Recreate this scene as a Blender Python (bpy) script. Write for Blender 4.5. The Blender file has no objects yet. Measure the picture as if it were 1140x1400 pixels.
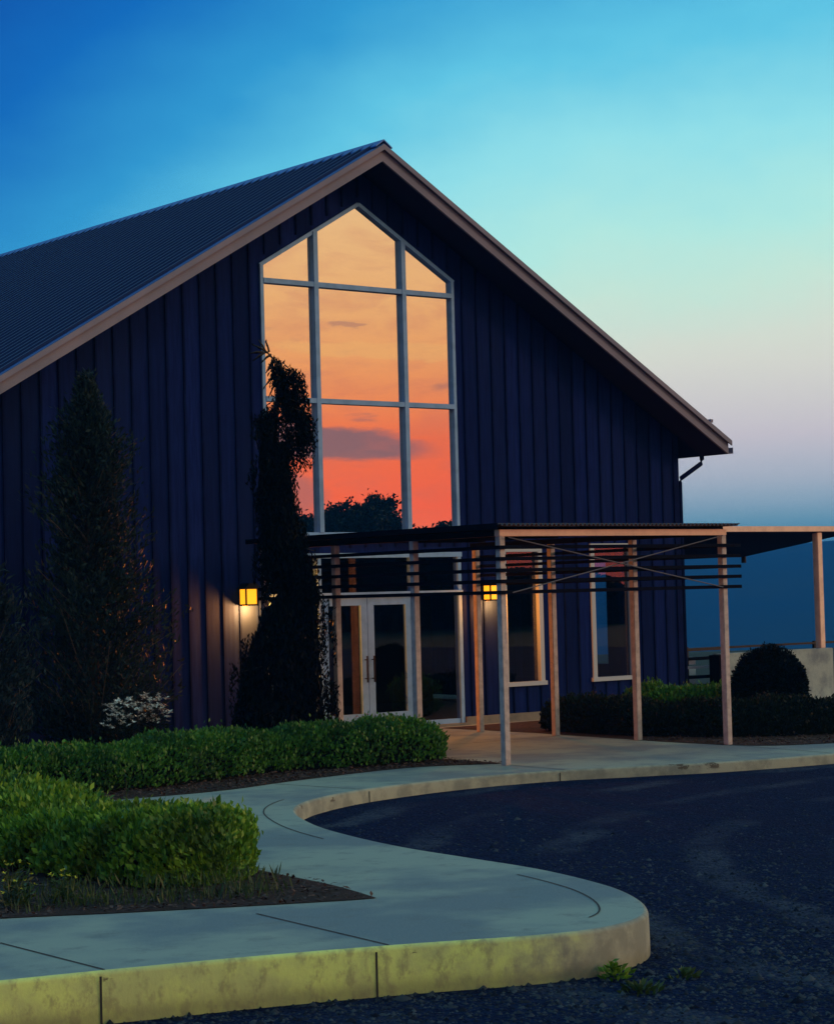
import bpy, bmesh, math, random
import numpy as np
from mathutils import Vector, Matrix
from mathutils.geometry import tessellate_polygon
random.seed(7); RNG = np.random.default_rng(11)
S = bpy.context.scene; COL = S.collection
rad = math.radians

# ------------------------------------------------------------------ camera
cam_d = bpy.data.cameras.new('camera'); cam = bpy.data.objects.new('camera', cam_d); COL.objects.link(cam)
cam_d.sensor_fit = 'HORIZONTAL'; cam_d.sensor_width = 36.0; cam_d.lens = 2940.6/1140*36
cam_d.clip_start = .1; cam_d.clip_end = 9000
R_ = Vector((0.783691, -0.620600, -0.026159)); F_ = Vector((0.621140, 0.782736, 0.038847))
U_ = R_.cross(F_).normalized()
cam.matrix_world = Matrix(((R_.x, U_.x, -F_.x, -20.7575), (R_.y, U_.y, -F_.y, -27.4946), (R_.z, U_.z, -F_.z, 2.164), (0, 0, 0, 1)))
S.camera = cam
S.render.resolution_x, S.render.resolution_y = 833, 1024
S.view_settings.view_transform = 'Standard'; S.view_settings.look = 'None'
S.view_settings.exposure = 0.28; S.view_settings.gamma = 1.0; S.view_settings.use_curve_mapping = False

# ------------------------------------------------------------------ node helpers
def srgb(r, g, b):
    f = lambda c: (c/255/12.92) if c/255 <= .04045 else ((c/255+.055)/1.055)**2.4
    return (f(r), f(g), f(b), 1)
class NT:
    def __init__(s, t): s.t = t; s.n = t.nodes; s.l = t.links
    def new(s, kind, **kw):
        nd = s.n.new(kind)
        for k, v in kw.items(): setattr(nd, k, v)
        return nd
    def put(s, sock, v):
        if isinstance(v, bpy.types.NodeSocket): s.l.new(v, sock)
        elif v is not None: sock.default_value = v
    def math(s, op, a, b=None, c=None, clamp=False):
        nd = s.new('ShaderNodeMath', operation=op, use_clamp=clamp)
        for i, v in enumerate((a, b, c)):
            if v is not None: s.put(nd.inputs[i], v)
        return nd.outputs[0]
    def step(s, x, a, b):      # smooth 0..1 from a to b
        nd = s.new('ShaderNodeMapRange', interpolation_type='SMOOTHSTEP')
        s.put(nd.inputs[0], x); nd.inputs[1].default_value = a; nd.inputs[2].default_value = b
        return nd.outputs[0]
    def mix(s, f, a, b, mode='MIX'):
        nd = s.new('ShaderNodeMix', data_type='RGBA', blend_type=mode)
        s.put(nd.inputs[0], f); s.put(nd.inputs[6], a); s.put(nd.inputs[7], b); return nd.outputs[2]
    def ramp(s, x, stops, lo, hi):
        m = s.new('ShaderNodeMapRange'); s.put(m.inputs[0], x); m.inputs[1].default_value = lo; m.inputs[2].default_value = hi
        r = s.new('ShaderNodeValToRGB'); s.l.new(m.outputs[0], r.inputs[0]); e = r.color_ramp.elements
        while len(e) > 1: e.remove(e[-1])
        for i, (p, c) in enumerate(stops):
            q = (p-lo)/(hi-lo)
            if i == 0: e[0].position = q; e[0].color = c
            else: e.new(q).color = c
        return r.outputs[0]
    def noise(s, scale, detail=3, rough=.55, vec=None, dist=0):
        nd = s.new('ShaderNodeTexNoise'); nd.inputs['Scale'].default_value = scale; nd.inputs['Detail'].default_value = detail
        nd.inputs['Roughness'].default_value = rough; nd.inputs['Distortion'].default_value = dist
        if vec is not None: s.l.new(vec, nd.inputs['Vector'])
        return nd.outputs[0]
    def vmul(s, vec, xyz):
        nd = s.new('ShaderNodeVectorMath', operation='MULTIPLY'); s.l.new(vec, nd.inputs[0]); nd.inputs[1].default_value = xyz
        return nd.outputs[0]

# ------------------------------------------------------------------ dusk sky
W = bpy.data.worlds.new('World'); S.world = W; W.use_nodes = True
w = NT(W.node_tree); w.n.clear()
geo = w.new('ShaderNodeNewGeometry'); sep = w.new('ShaderNodeSeparateXYZ')
tc = w.new('ShaderNodeTexCoord'); w.l.new(tc.outputs['Generated'], sep.inputs[0])
X, Y, Z = sep.outputs
el = w.math('DEGREES', w.math('ARCSINE', Z))
az = w.math('SUBTRACT', w.math('DEGREES', w.math('ARCTAN2', X, w.math('ABSOLUTE', Y))), 38.45)
azc = w.math('MINIMUM', w.math('MAXIMUM', az, -16), 14)
dv = w.new('ShaderNodeCombineXYZ'); w.l.new(az, dv.inputs[0]); w.l.new(el, dv.inputs[1])
sq = w.math('SQRT', w.math('ADD', w.math('MULTIPLY', azc, azc), 9))
s_ = w.math('ADD', el, w.math('ADD', w.math('MULTIPLY', w.math('SUBTRACT', sq, azc), .33), w.math('MULTIPLY_ADD', azc, -.08, -1.0)))
n1 = w.noise(.16, 6, .6, w.vmul(dv.outputs[0], (1, 2, 1)))
s_ = w.math('ADD', s_, w.math('MULTIPLY', w.math('SUBTRACT', n1, .5), 2.8))
east = w.ramp(s_, [(3, srgb(228, 220, 212)), (5, srgb(226, 232, 214)), (6.5, srgb(204, 238, 220)), (8.2, srgb(182, 238, 228)),
                   (10.5, srgb(148, 226, 234)), (13, srgb(96, 198, 228)), (16, srgb(46, 152, 208)), (20, srgb(6, 104, 186)), (25, srgb(0, 64, 156)),
                   (40, srgb(84, 150, 190)), (60, srgb(125, 185, 200))], 3, 62)
low = w.ramp(el, [(0, srgb(95, 150, 180)), (1.2, srgb(108, 172, 192)), (1.7, srgb(130, 184, 200)), (2.2, srgb(165, 194, 208)), (2.9, srgb(194, 202, 212)), (4.0, srgb(216, 208, 214)),
                  (6.0, srgb(226, 226, 214)), (9, srgb(196, 236, 220))], 0, 10)
lowm = w.math('MULTIPLY', w.math('SUBTRACT', 1, w.step(el, 3.0, 9.0)), w.step(az, -14, 4))
lowm = w.math('MAXIMUM', lowm, w.math('MULTIPLY', w.math('SUBTRACT', 1, w.step(el, 1, 6)), .8))
eastc = w.mix(lowm, east, low)
west = w.ramp(el, [(-1, srgb(200, 70, 80)), (1.2, srgb(248, 92, 80)), (2.4, srgb(255, 74, 56)), (4.2, srgb(255, 100, 54)), (5.4, srgb(255, 146, 82)), (6.5, srgb(255, 172, 100)),
                   (8, srgb(255, 190, 120)), (10.5, srgb(252, 204, 142)), (16, srgb(238, 214, 160)), (27, srgb(205, 220, 178)), (45, srgb(150, 205, 205)), (80, srgb(125, 185, 200))], -1, 82)
# stretched dusk clouds low over the sunset
nz = w.noise(.34, 4, .55, w.vmul(dv.outputs[0], (1, 4.2, 1)), .3)
cl = w.math('MULTIPLY', w.step(nz, .60, .74), w.math('SUBTRACT', 1, w.step(el, 5, 10)))
def blob(ca, ce, ra, re):
    a = w.math('DIVIDE', w.math('SUBTRACT', az, ca), ra)
    n = w.math('MULTIPLY', w.math('SUBTRACT', w.noise(1.1, 4, .6, w.vmul(dv.outputs[0], (.5, 1.6, 1))), .5), .55)
    e = w.math('DIVIDE', w.math('ADD', w.math('SUBTRACT', w.math('ADD', el, w.math('MULTIPLY', az, .07)), ce), n), re)
    r = w.math('ADD', w.math('MULTIPLY', a, a), w.math('MULTIPLY', e, e))
    return w.math('SUBTRACT', 1, w.step(r, .55, 1.25))
cl = w.math('MAXIMUM', w.math('MULTIPLY', cl, .55), w.math('MULTIPLY', blob(-3.7, 3.95, 4.1, .50), .95))
cl = w.math('MAXIMUM', cl, w.math('MULTIPLY', blob(-4.3, 2.5, 1.9, .75), .6))
cl = w.math('MAXIMUM', cl, w.math('MULTIPLY', blob(-1.8, 7.1, .55, .09), .4))
west = w.mix(cl, west, srgb(104, 80, 108))
veil = w.noise(.5, 5, .62, w.vmul(dv.outputs[0], (1, 3.4, 1)), .5)
west = w.mix(w.math('MULTIPLY', w.math('MULTIPLY', w.step(veil, .42, .7), w.math('SUBTRACT', 1, w.step(el, 7, 14))), .28), west, srgb(196, 92, 92))
gold = w.math('MULTIPLY', blob(-.5, 6.45, 3.6, .22), .5)
west = w.mix(gold, west, srgb(255, 190, 110))
# the glow narrows away from the sunset
vg = w.new('ShaderNodeVectorMath', operation='DOT_PRODUCT'); w.l.new(tc.outputs['Generated'], vg.inputs[0]); vg.inputs[1].default_value = (.55, -.835, 0)
west = w.mix(w.step(vg.outputs[1], -.15, .6), srgb(34, 66, 112), west)
sky = w.mix(w.step(Y, .1, -.1), eastc, west)
sky = w.mix(w.step(el, -.5, -4), sky, srgb(20, 40, 60))
nis = w.new('ShaderNodeTexSky', sky_type='NISHITA', sun_disc=False, sun_elevation=rad(3), sun_rotation=rad(146.6))
bg1 = w.new('ShaderNodeBackground'); w.l.new(sky, bg1.inputs[0]); bg1.inputs[1].default_value = .88
bg2 = w.new('ShaderNodeBackground'); w.l.new(nis.outputs[0], bg2.inputs[0]); bg2.inputs[1].default_value = .004
ad = w.new('ShaderNodeAddShader'); w.l.new(bg1.outputs[0], ad.inputs[0]); w.l.new(bg2.outputs[0], ad.inputs[1])
wo = w.new('ShaderNodeOutputWorld'); w.l.new(ad.outputs[0], wo.inputs[0])

# last light of the sunset: soft and low
sd = bpy.data.lights.new('sun', 'SUN'); sd.energy = .95; sd.angle = rad(12); sd.color = (1, .55, .33)
sun = bpy.data.objects.new('sun', sd); COL.objects.link(sun)
to = Vector((.82, -.57, math.tan(rad(8)))).normalized()
sun.rotation_euler = (-to).to_track_quat('-Z', 'Y').to_euler()

# ------------------------------------------------------------------ materials
def mat(name, col, rough=.6, metal=0, spec=.35, var=None, bump=None, fn=None):
    m = bpy.data.materials.new(name); m.use_nodes = True; t = NT(m.node_tree); b = t.n['Principled BSDF']
    b.inputs['Base Color'].default_value = col; b.inputs['Roughness'].default_value = rough
    b.inputs['Metallic'].default_value = metal; b.inputs['Specular IOR Level'].default_value = spec
    g = t.new('ShaderNodeNewGeometry').outputs['Position']
    if var:                       # (other colour, scale, lo, hi)
        f = t.step(t.noise(var[1], 5, .6, g), var[2], var[3])
        t.l.new(t.mix(f, col, var[0]), b.inputs['Base Color'])
    if bump:
        bp = t.new('ShaderNodeBump'); bp.inputs['Strength'].default_value = bump[1]; bp.inputs['Distance'].default_value = bump[2]
        t.l.new(t.noise(bump[0], 4, .6, g), bp.inputs['Height']); t.l.new(bp.outputs[0], b.inputs['Normal'])
    if fn: fn(t, b, g)
    return m
def f_board(t, b, g):
    n = t.noise(3, 5, .65, t.vmul(g, (6, 6, .5))); spx = t.new('ShaderNodeSeparateXYZ'); t.l.new(g, spx.inputs[0])
    wn = t.new('ShaderNodeTexWhiteNoise', noise_dimensions='1D'); t.l.new(t.math('FLOOR', t.math('DIVIDE', t.math('ADD', t.math('ADD', spx.outputs[0], spx.outputs[1]), 7.011), .3047)), wn.inputs['W']); v = wn.outputs[0]
    stain = t.step(t.noise(.8, 4, .6, t.vmul(g, (1.5, 1.5, .35))), .45, .7)
    c = t.mix(t.step(n, .3, .75), (.004, .012, .095, 1), (.009, .025, .165, 1))
    c = t.mix(t.math('MULTIPLY', v, .75), c, (.002, .007, .045, 1)); c = t.mix(t.math('MULTIPLY', stain, .3), c, (.010, .022, .09, 1)); t.l.new(c, b.inputs['Base Color'])
    bp = t.new('ShaderNodeBump'); bp.inputs['Strength'].default_value = .35; bp.inputs['Distance'].default_value = .01
    t.l.new(n, bp.inputs['Height']); t.l.new(bp.outputs[0], b.inputs['Normal'])
M = {}
M['board'] = mat('navy boards', (.02, .03, .07, 1), .9, spec=.06, fn=f_board)
M['batten'] = mat('navy battens', (.0015, .006, .045, 1), .9, spec=.06, var=((.004, .012, .080, 1), 2, .35, .7))
M['fascia'] = mat('taupe fascia', (.19, .20, .29, 1), .7, spec=.12, var=((.24, .235, .33, 1), 1.2, .35, .7))
M['soffit'] = mat('dark soffit', (.020, .022, .075, 1), .9, spec=.05)
M['roof'] = mat('blue grey roof metal', (.035, .12, .42, 1), .45, .4, var=((.05, .15, .48, 1), .6, .3, .7))
M['rib'] = mat('seam metal darkened as shadow', (.010, .034, .135, 1), .5, .2, spec=.2)  # shadow along the roof seams put into a darker metal colour
M['frame'] = mat('grey window frame', (.20, .40, .74, 1), .5, spec=.15, var=((.15, .32, .60, 1), 4, .4, .7))
M['frame_pale'] = mat('pale window trim', (.34, .44, .56, 1), .5)
M['cedar'] = mat('pink brown timber', (.50, .45, .47, 1), .65, var=((.33, .30, .33, 1), 9, .35, .7))
M['cedar_pale'] = mat('pale timber', (.95, .66, .54, 1), .6, var=((.78, .53, .45, 1), 5, .35, .7))
M['slat'] = mat('dark stained slat', (.003, .004, .012, 1), .9, spec=.05)
M['sheet'] = mat('dark corrugated sheet', (.02, .024, .05, 1), .4, .4)
M['steel'] = mat('steel cable', (.13, .12, .16, 1), .5, .4)
M['black'] = mat('black metal', (.004, .004, .006, 1), .6, .3)
M['inner'] = mat('dark interior', (.02, .02, .026, 1), .9)
M['found'] = mat('foundation concrete', (.20, .19, .17, 1), .9, var=((.12, .13, .13, 1), 3, .4, .65), bump=(20, .4, .01))
M['wallc'] = mat('board marked concrete', (.33, .41, .43, 1), .9, var=((.17, .22, .27, 1), 2.2, .38, .68), bump=(14, .4, .02))
M['bark'] = mat('bark', (.06, .045, .035, 1), .9, bump=(20, .8, .02))
M['branch'] = mat('pale branch', (.12, .09, .07, 1), .9)
def f_walk(t, b, g):
    n = t.noise(.55, 4, .6, g); n2 = t.noise(3.2, 6, .7, g); n3 = t.noise(60, 2, .5, g)
    c = t.mix(t.step(n, .40, .60), (.27, .335, .305, 1), (.145, .20, .235, 1))
    c = t.mix(t.math('MULTIPLY', t.step(n2, .50, .70), .6), c, (.13, .165, .18, 1))
    c = t.mix(t.math('MULTIPLY', t.step(n3, .5, .75), .4), c, (.33, .37, .35, 1))
    t.l.new(c, b.inputs['Base Color'])
    bp = t.new('ShaderNodeBump'); bp.inputs['Strength'].default_value = .35; bp.inputs['Distance'].default_value = .006
    t.l.new(t.noise(45, 4, .7, g), bp.inputs['Height']); t.l.new(bp.outputs[0], b.inputs['Normal'])
M['walk'] = mat('brushed concrete', (.3, .3, .3, 1), .85, fn=f_walk)
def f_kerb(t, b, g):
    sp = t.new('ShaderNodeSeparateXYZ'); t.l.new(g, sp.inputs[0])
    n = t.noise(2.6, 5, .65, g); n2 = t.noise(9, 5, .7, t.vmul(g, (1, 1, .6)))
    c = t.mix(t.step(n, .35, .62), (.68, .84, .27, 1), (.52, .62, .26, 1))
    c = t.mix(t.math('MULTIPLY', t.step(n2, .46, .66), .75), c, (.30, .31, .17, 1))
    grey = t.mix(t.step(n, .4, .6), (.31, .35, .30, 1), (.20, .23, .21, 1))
    # yellow-green light put into the concrete colour, greyer round the corner and far side
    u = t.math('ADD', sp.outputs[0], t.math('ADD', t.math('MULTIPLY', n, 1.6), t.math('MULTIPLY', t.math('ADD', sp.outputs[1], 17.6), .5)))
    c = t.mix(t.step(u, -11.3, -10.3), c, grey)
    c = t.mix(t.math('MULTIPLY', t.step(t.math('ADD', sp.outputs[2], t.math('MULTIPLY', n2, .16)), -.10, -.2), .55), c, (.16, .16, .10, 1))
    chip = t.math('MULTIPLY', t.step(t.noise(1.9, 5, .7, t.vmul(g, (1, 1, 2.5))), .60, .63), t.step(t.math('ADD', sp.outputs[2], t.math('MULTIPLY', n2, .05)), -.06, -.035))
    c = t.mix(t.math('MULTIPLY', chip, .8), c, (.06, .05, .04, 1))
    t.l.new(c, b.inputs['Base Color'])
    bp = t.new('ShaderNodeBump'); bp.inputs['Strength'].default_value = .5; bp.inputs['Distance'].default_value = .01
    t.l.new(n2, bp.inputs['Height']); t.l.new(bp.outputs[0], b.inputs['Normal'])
M['kerb'] = mat('worn kerb concrete tinted yellow by light', (.4, .4, .2, 1), .85, fn=f_kerb)
def f_gravel(t, b, g):
    v = t.new('ShaderNodeTexVoronoi'); v.inputs['Scale'].default_value = 34; t.l.new(g, v.inputs['Vector'])
    n = t.noise(.35, 4, .6, t.vmul(g, (1, 1, 1))); n2 = t.noise(12, 5, .7, g)
    sepc = t.new('ShaderNodeSeparateColor'); t.l.new(v.outputs['Color'], sepc.inputs[0])
    c = t.mix(sepc.outputs[0], (.0025, .008, .034, 1), (.008, .020, .066, 1))
    c = t.mix(t.math('MULTIPLY', t.step(n2, .45, .7), .5), c, (.004, .006, .018, 1))
    # tyre-worn pale arcs swinging round the lot
    d = t.new('ShaderNodeVectorMath', operation='DISTANCE'); t.l.new(g, d.inputs[0]); d.inputs[1].default_value = (-1.5, -19.5, 0)
    rr = t.math('ADD', d.outputs[1], t.math('MULTIPLY', n, 1.5))
    ring = t.math('SINE', t.math('MULTIPLY', rr, 4.6)); ring = t.math('MULTIPLY', t.math('MULTIPLY', t.step(ring, .35, 1), t.step(n, .42, .66)), t.step(n2, .3, .62))
    c = t.mix(t.math('MULTIPLY', ring, .65), c, (.07, .09, .13, 1))
    t.l.new(c, b.inputs['Base Color'])
    bp = t.new('ShaderNodeBump'); bp.inputs['Strength'].default_value = .9; bp.inputs['Distance'].default_value = .02
    t.l.new(t.math('ADD', v.outputs['Distance'], n2), bp.inputs['Height']); t.l.new(bp.outputs[0], b.inputs['Normal'])
M['gravel'] = mat('dark gravel', (.03, .03, .04, 1), 1, spec=.04, fn=f_gravel)
def f_mulch(t, b, g):
    n = t.noise(22, 6, .75, g); n1 = t.noise(2, 3, .5, g)
    c = t.mix(t.step(n, .35, .7), (.016, .010, .012, 1), (.085, .05, .045, 1)); c = t.mix(t.step(n1, .4, .7), c, (.03, .022, .02, 1))
    t.l.new(c, b.inputs['Base Color'])
    bp = t.new('ShaderNodeBump'); bp.inputs['Strength'].default_value = 1; bp.inputs['Distance'].default_value = .03
    t.l.new(n, bp.inputs['Height']); t.l.new(bp.outputs[0], b.inputs['Normal'])
M['mulch'] = mat('bark mulch', (.04, .03, .03, 1), .95, spec=.2, fn=f_mulch)
M['ground'] = mat('dusky grassland', (.018, .03, .028, 1), .95, spec=.1, var=((.03, .042, .03, 1), .02, .35, .7))
M['hill'] = mat('wooded hill', (.006, .028, .060, 1), 1, spec=0, var=((.016, .036, .055, 1), .012, .35, .7))
def leafmat(name, a, b_, c_, rough=.5, spec=.35, trans=True):
    m = bpy.data.materials.new(name); m.use_nodes = True; t = NT(m.node_tree); b = t.n['Principled BSDF']
    g = t.new('ShaderNodeNewGeometry'); r = g.outputs['Random Per Island']
    n = t.noise(1.6, 3, .6, g.outputs['Position'])
    c = t.mix(r, a, b_); c = t.mix(t.math('MULTIPLY', t.step(n, .42, .68), .7), c, c_)
    t.l.new(c, b.inputs['Base Color']); b.inputs['Roughness'].default_value = rough; b.inputs['Specular IOR Level'].default_value = spec
    if trans:
        tr = t.new('ShaderNodeBsdfTranslucent'); t.l.new(c, tr.inputs[0]); mx = t.new('ShaderNodeMixShader'); mx.inputs[0].default_value = .22
        t.l.new(b.outputs[0], mx.inputs[1]); t.l.new(tr.outputs[0], mx.inputs[2]); t.l.new(mx.outputs[0], t.n['Material Output'].inputs[0])
    return m
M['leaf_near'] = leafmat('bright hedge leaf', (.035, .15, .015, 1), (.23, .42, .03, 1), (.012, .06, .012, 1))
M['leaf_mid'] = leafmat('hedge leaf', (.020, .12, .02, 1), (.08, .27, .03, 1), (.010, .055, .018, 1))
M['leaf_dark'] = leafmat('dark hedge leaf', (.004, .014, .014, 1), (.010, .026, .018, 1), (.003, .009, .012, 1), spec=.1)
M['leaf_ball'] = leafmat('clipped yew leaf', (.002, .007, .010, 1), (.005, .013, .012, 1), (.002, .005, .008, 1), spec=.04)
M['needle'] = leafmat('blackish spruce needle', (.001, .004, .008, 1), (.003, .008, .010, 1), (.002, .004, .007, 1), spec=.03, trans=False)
M['conifer'] = leafmat('dusky cypress spray', (.010, .028, .034, 1), (.030, .055, .050, 1), (.014, .020, .028, 1), spec=.08)
M['shrub'] = leafmat('grey shrub leaf', (.008, .025, .038, 1), (.03, .055, .07, 1), (.01, .02, .03, 1), spec=.1)
M['weed'] = leafmat('weed leaf', (.02, .06, .02, 1), (.06, .11, .03, 1), (.03, .03, .02, 1))
M['yellow'] = mat('yellow petals', (.65, .60, .02, 1), .6)
M['white'] = mat('white petals', (.62, .68, .66, 1), .6)
M['red'] = mat('red petals', (.25, .05, .04, 1), .6)
M['pebble'] = leafmat('grey pebbles', (.003, .005, .015, 1), (.060, .075, .100, 1), (.006, .012, .032, 1), .9, .05, False)
M['chip'] = leafmat('mulch chips', (.03, .018, .016, 1), (.12, .07, .06, 1), (.05, .03, .03, 1), .8, .3, False)
M['treeleaf'] = leafmat('tree leaf at dusk', (.006, .010, .006, 1), (.012, .018, .010, 1), (.008, .010, .008, 1), spec=.1)
def glass(name, refl, tint=(1, 1, 1, 1), ior_mix=True):
    m = bpy.data.materials.new(name); m.use_nodes = True; t = NT(m.node_tree); t.n.remove(t.n['Principled BSDF'])
    gl = t.new('ShaderNodeBsdfGlossy'); gl.inputs['Roughness'].default_value = 0.0; gl.inputs['Color'].default_value = tint
    g = t.new('ShaderNodeNewGeometry'); bp = t.new('ShaderNodeBump'); bp.inputs['Strength'].default_value = .05; bp.inputs['Distance'].default_value = .004
    t.l.new(t.noise(.9, 2, .5, g.outputs['Position']), bp.inputs['Height']); t.l.new(bp.outputs[0], gl.inputs['Normal'])
    tr = t.new('ShaderNodeBsdfTransparent'); tr.inputs[0].default_value = (.8, .85, .9, 1)
    mx = t.new('ShaderNodeMixShader'); mx.inputs[0].default_value = refl
    t.l.new(tr.outputs[0], mx.inputs[1]); t.l.new(gl.outputs[0], mx.inputs[2]); t.l.new(mx.outputs[0], t.n['Material Output'].inputs[0])
    return m
M['glass_big'] = glass('mirror coated glass', .93, (.87, .85, .82, 1))
M['glass_low'] = glass('clear window glass', .11, (.9, .9, 1, 1))
def emit(name, col, st):
    m = bpy.data.materials.new(name); m.use_nodes = True; b = m.node_tree.nodes['Principled BSDF']
    b.inputs['Base Color'].default_value = col; b.inputs['Emission Color'].default_value = col; b.inputs['Emission Strength'].default_value = st
    return m
M['lamp'] = emit('lit lamp glass', (1, .36, .012, 1), 1.4)

# ------------------------------------------------------------------ mesh helpers
class MB:
    def __init__(s): s.v = []; s.f = []
    def quad(s, *p): i = len(s.v); s.v += [tuple(q) for q in p]; s.f.append(tuple(range(i, i+len(p)))); return s
    def box(s, x0, x1, y0, y1, z0, z1):
        i = len(s.v); s.v += [(x, y, z) for z in (z0, z1) for y in (y0, y1) for x in (x0, x1)]
        s.f += [tuple(i+k for k in q) for q in ((0, 2, 3, 1), (4, 5, 7, 6), (0, 1, 5, 4), (2, 6, 7, 3), (0, 4, 6, 2), (1, 3, 7, 5))]; return s
    def prism(s, poly, y0, y1):       # polygon in xz, extruded in y
        i = len(s.v); n = len(poly); s.v += [(x, y0, z) for x, z in poly]+[(x, y1, z) for x, z in poly]
        s.f.append(tuple(range(i, i+n))); s.f.append(tuple(range(i+2*n-1, i+n-1, -1)))
        for k in range(n): s.f.append((i+k, i+n+k, i+n+(k+1) % n, i+(k+1) % n))
        return s
    def beam(s, a, b, wd, h, up=(0, 0, 1)):
        a, b = Vector(a), Vector(b); d = (b-a).normalized(); u = Vector(up)
        if abs(d.dot(u)) > .99: u = Vector((0, 1, 0))
        r = d.cross(u).normalized()*wd/2; u = r.cross(d).normalized()*h/2; i = len(s.v)
        for c in (a, b): s.v += [tuple(c-r-u), tuple(c+r-u), tuple(c+r+u), tuple(c-r+u)]
        s.f += [tuple(i+k for k in q) for q in ((0, 3, 2, 1), (4, 5, 6, 7), (0, 1, 5, 4), (1, 2, 6, 5), (2, 3, 7, 6), (3, 0, 4, 7))]; return s
    def tube(s, pts, rr, n=8):
        pts = [Vector(p) for p in pts]; rr = rr if isinstance(rr, (list, tuple)) else [rr]*len(pts); base = len(s.v)
        for k, p in enumerate(pts):
            d = (pts[min(k+1, len(pts)-1)]-pts[max(k-1, 0)]).normalized(); u = Vector((0, 0, 1)) if abs(d.z) < .9 else Vector((1, 0, 0))
            a = d.cross(u).normalized(); b = d.cross(a)
            for j in range(n): t = 2*math.pi*j/n; s.v.append(tuple(p+(a*math.cos(t)+b*math.sin(t))*rr[k]))
        for k in range(len(pts)-1):
            for j in range(n): a0 = base+k*n+j; b0 = base+k*n+(j+1) % n; s.f.append((a0, b0, b0+n, a0+n))
        s.f.append(tuple(base+j for j in range(n))); s.f.append(tuple(base+(len(pts)-1)*n+j for j in reversed(range(n)))); return s
    def build(s, name, m, parent=None, smooth=False, bevel=0):
        me = bpy.data.meshes.new(name); me.from_pydata(s.v, [], s.f); me.materials.append(m)
        bm = bmesh.new(); bm.from_mesh(me); bmesh.ops.recalc_face_normals(bm, faces=bm.faces)
        if bevel: bmesh.ops.bevel(bm, geom=bm.edges[:], offset=bevel, segments=2, affect='EDGES')
        bm.to_mesh(me); bm.free()
        if smooth:
            for p in me.polygons: p.use_smooth = True
        o = bpy.data.objects.new(name, me); COL.objects.link(o); o.parent = parent; return o
def tag(o, label=None, cat=None, group=None, kind=None):
    for k, v in (('label', label), ('category', cat), ('group', group), ('kind', kind)):
        if v: o[k] = v
    return o
def empty(name, loc, label, cat, group=None):
    o = bpy.data.objects.new(name, None); o.location = loc; o.empty_display_size = .3; COL.objects.link(o)
    return tag(o, label, cat, group)
def part(mb, name, m, root, **kw):       # geometry given in world coordinates, parented to a thing at its base
    L = Vector(root.location); mb.v = [tuple(Vector(p)-L) for p in mb.v]
    return mb.build(name, m, root, **kw)
def sub(mb, name, m, root, par, **kw):   # sub-part: parent has the same origin as the thing
    L = Vector(root.location); mb.v = [tuple(Vector(p)-L) for p in mb.v]
    return mb.build(name, m, par, **kw)
def scatter(name, m, P, D, Nn, ln, wd, parent=None, kind4=True, loc=(0, 0, 0)):
    """leaves: P centres, D directions, Nn face normals (all n x 3), ln / wd arrays"""
    n = len(P); D = D/np.linalg.norm(D, axis=1)[:, None]; Sx = np.cross(D, Nn); Sx /= (np.linalg.norm(Sx, axis=1)[:, None]+1e-9); Nn = np.cross(Sx, D)
    P = P-np.array(loc); ln = np.asarray(ln).reshape(-1, 1)*np.ones((n, 1)); wd = np.asarray(wd).reshape(-1, 1)*np.ones((n, 1))
    a = P-D*ln*.5; b = P+Sx*wd*.5+Nn*wd*.12; c = P+D*ln*.5; d = P-Sx*wd*.5+Nn*wd*.12
    V = np.stack([a, b, c, d], 1).reshape(-1, 3)
    me = bpy.data.meshes.new(name); me.vertices.add(4*n); me.loops.add(4*n); me.polygons.add(n)
    me.vertices.foreach_set('co', V.astype(np.float32).ravel()); me.loops.foreach_set('vertex_index', np.arange(4*n, dtype=np.int32))
    me.polygons.foreach_set('loop_start', np.arange(0, 4*n, 4, dtype=np.int32)); me.update(calc_edges=True); me.materials.append(m)
    o = bpy.data.objects.new(name, me); COL.objects.link(o); o.parent = parent; return o
def unit(n): v = RNG.normal(size=(n, 3)); return v/np.linalg.norm(v, axis=1)[:, None]
def smooth_line(pts, n=6, closed=False):
    out = []; N = len(pts); pts = [np.array(p, float) for p in pts]
    for i in range(N-1):
        p0, p1, p2, p3 = pts[max(i-1, 0)], pts[i], pts[i+1], pts[min(i+2, N-1)]
        for k in range(n):
            t = k/n; out.append(tuple(.5*((2*p1)+(-p0+p2)*t+(2*p0-5*p1+4*p2-p3)*t*t+(-p0+3*p1-3*p2+p3)*t**3)))
    out.append(tuple(pts[-1])); return out
def fill(mb, poly, z):
    pts = [Vector((x, y, z)) for x, y in poly]; i = len(mb.v); mb.v += [tuple(p) for p in pts]
    for t in tessellate_polygon([pts]): mb.f.append(tuple(i+k for k in t))

# ------------------------------------------------------------------ ground
FW = np.array([.6216, .7833])
def lot_z(x, y):
    D = (x+20.76)*FW[0]+(y+27.49)*FW[1]
    return -.13-.19*min(1, max(0, (26-D)/13.5))
def terr_z(x, y):
    z = lot_z(x, y)-.03
    if y > 12 or (x > 24 and y > -8):
        d = max(0, (y-12), (x-24)); t = min(1, d/500); z -= 46*t*t*(3-2*t)
    return z
mb = MB(); xs = [-310, -260, -200, -100, -60]+list(np.arange(-40, 41, 2.0))+[60, 80, 120, 160, 240, 320, 420, 520, 800, 1500, 2080]
ys = [-310, -260, -200, -100, -60]+list(np.arange(-40, 31, 2.0))+[40, 60, 80, 120, 160, 240, 320, 420, 520, 800, 1500, 2080]
mb.v = [(x, y, terr_z(x, y)) for y in ys for x in xs]; nx = len(xs)
mb.f = [(j*nx+i, j*nx+i+1, (j+1)*nx+i+1, (j+1)*nx+i) for j in range(len(ys)-1) for i in range(nx-1)]
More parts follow.
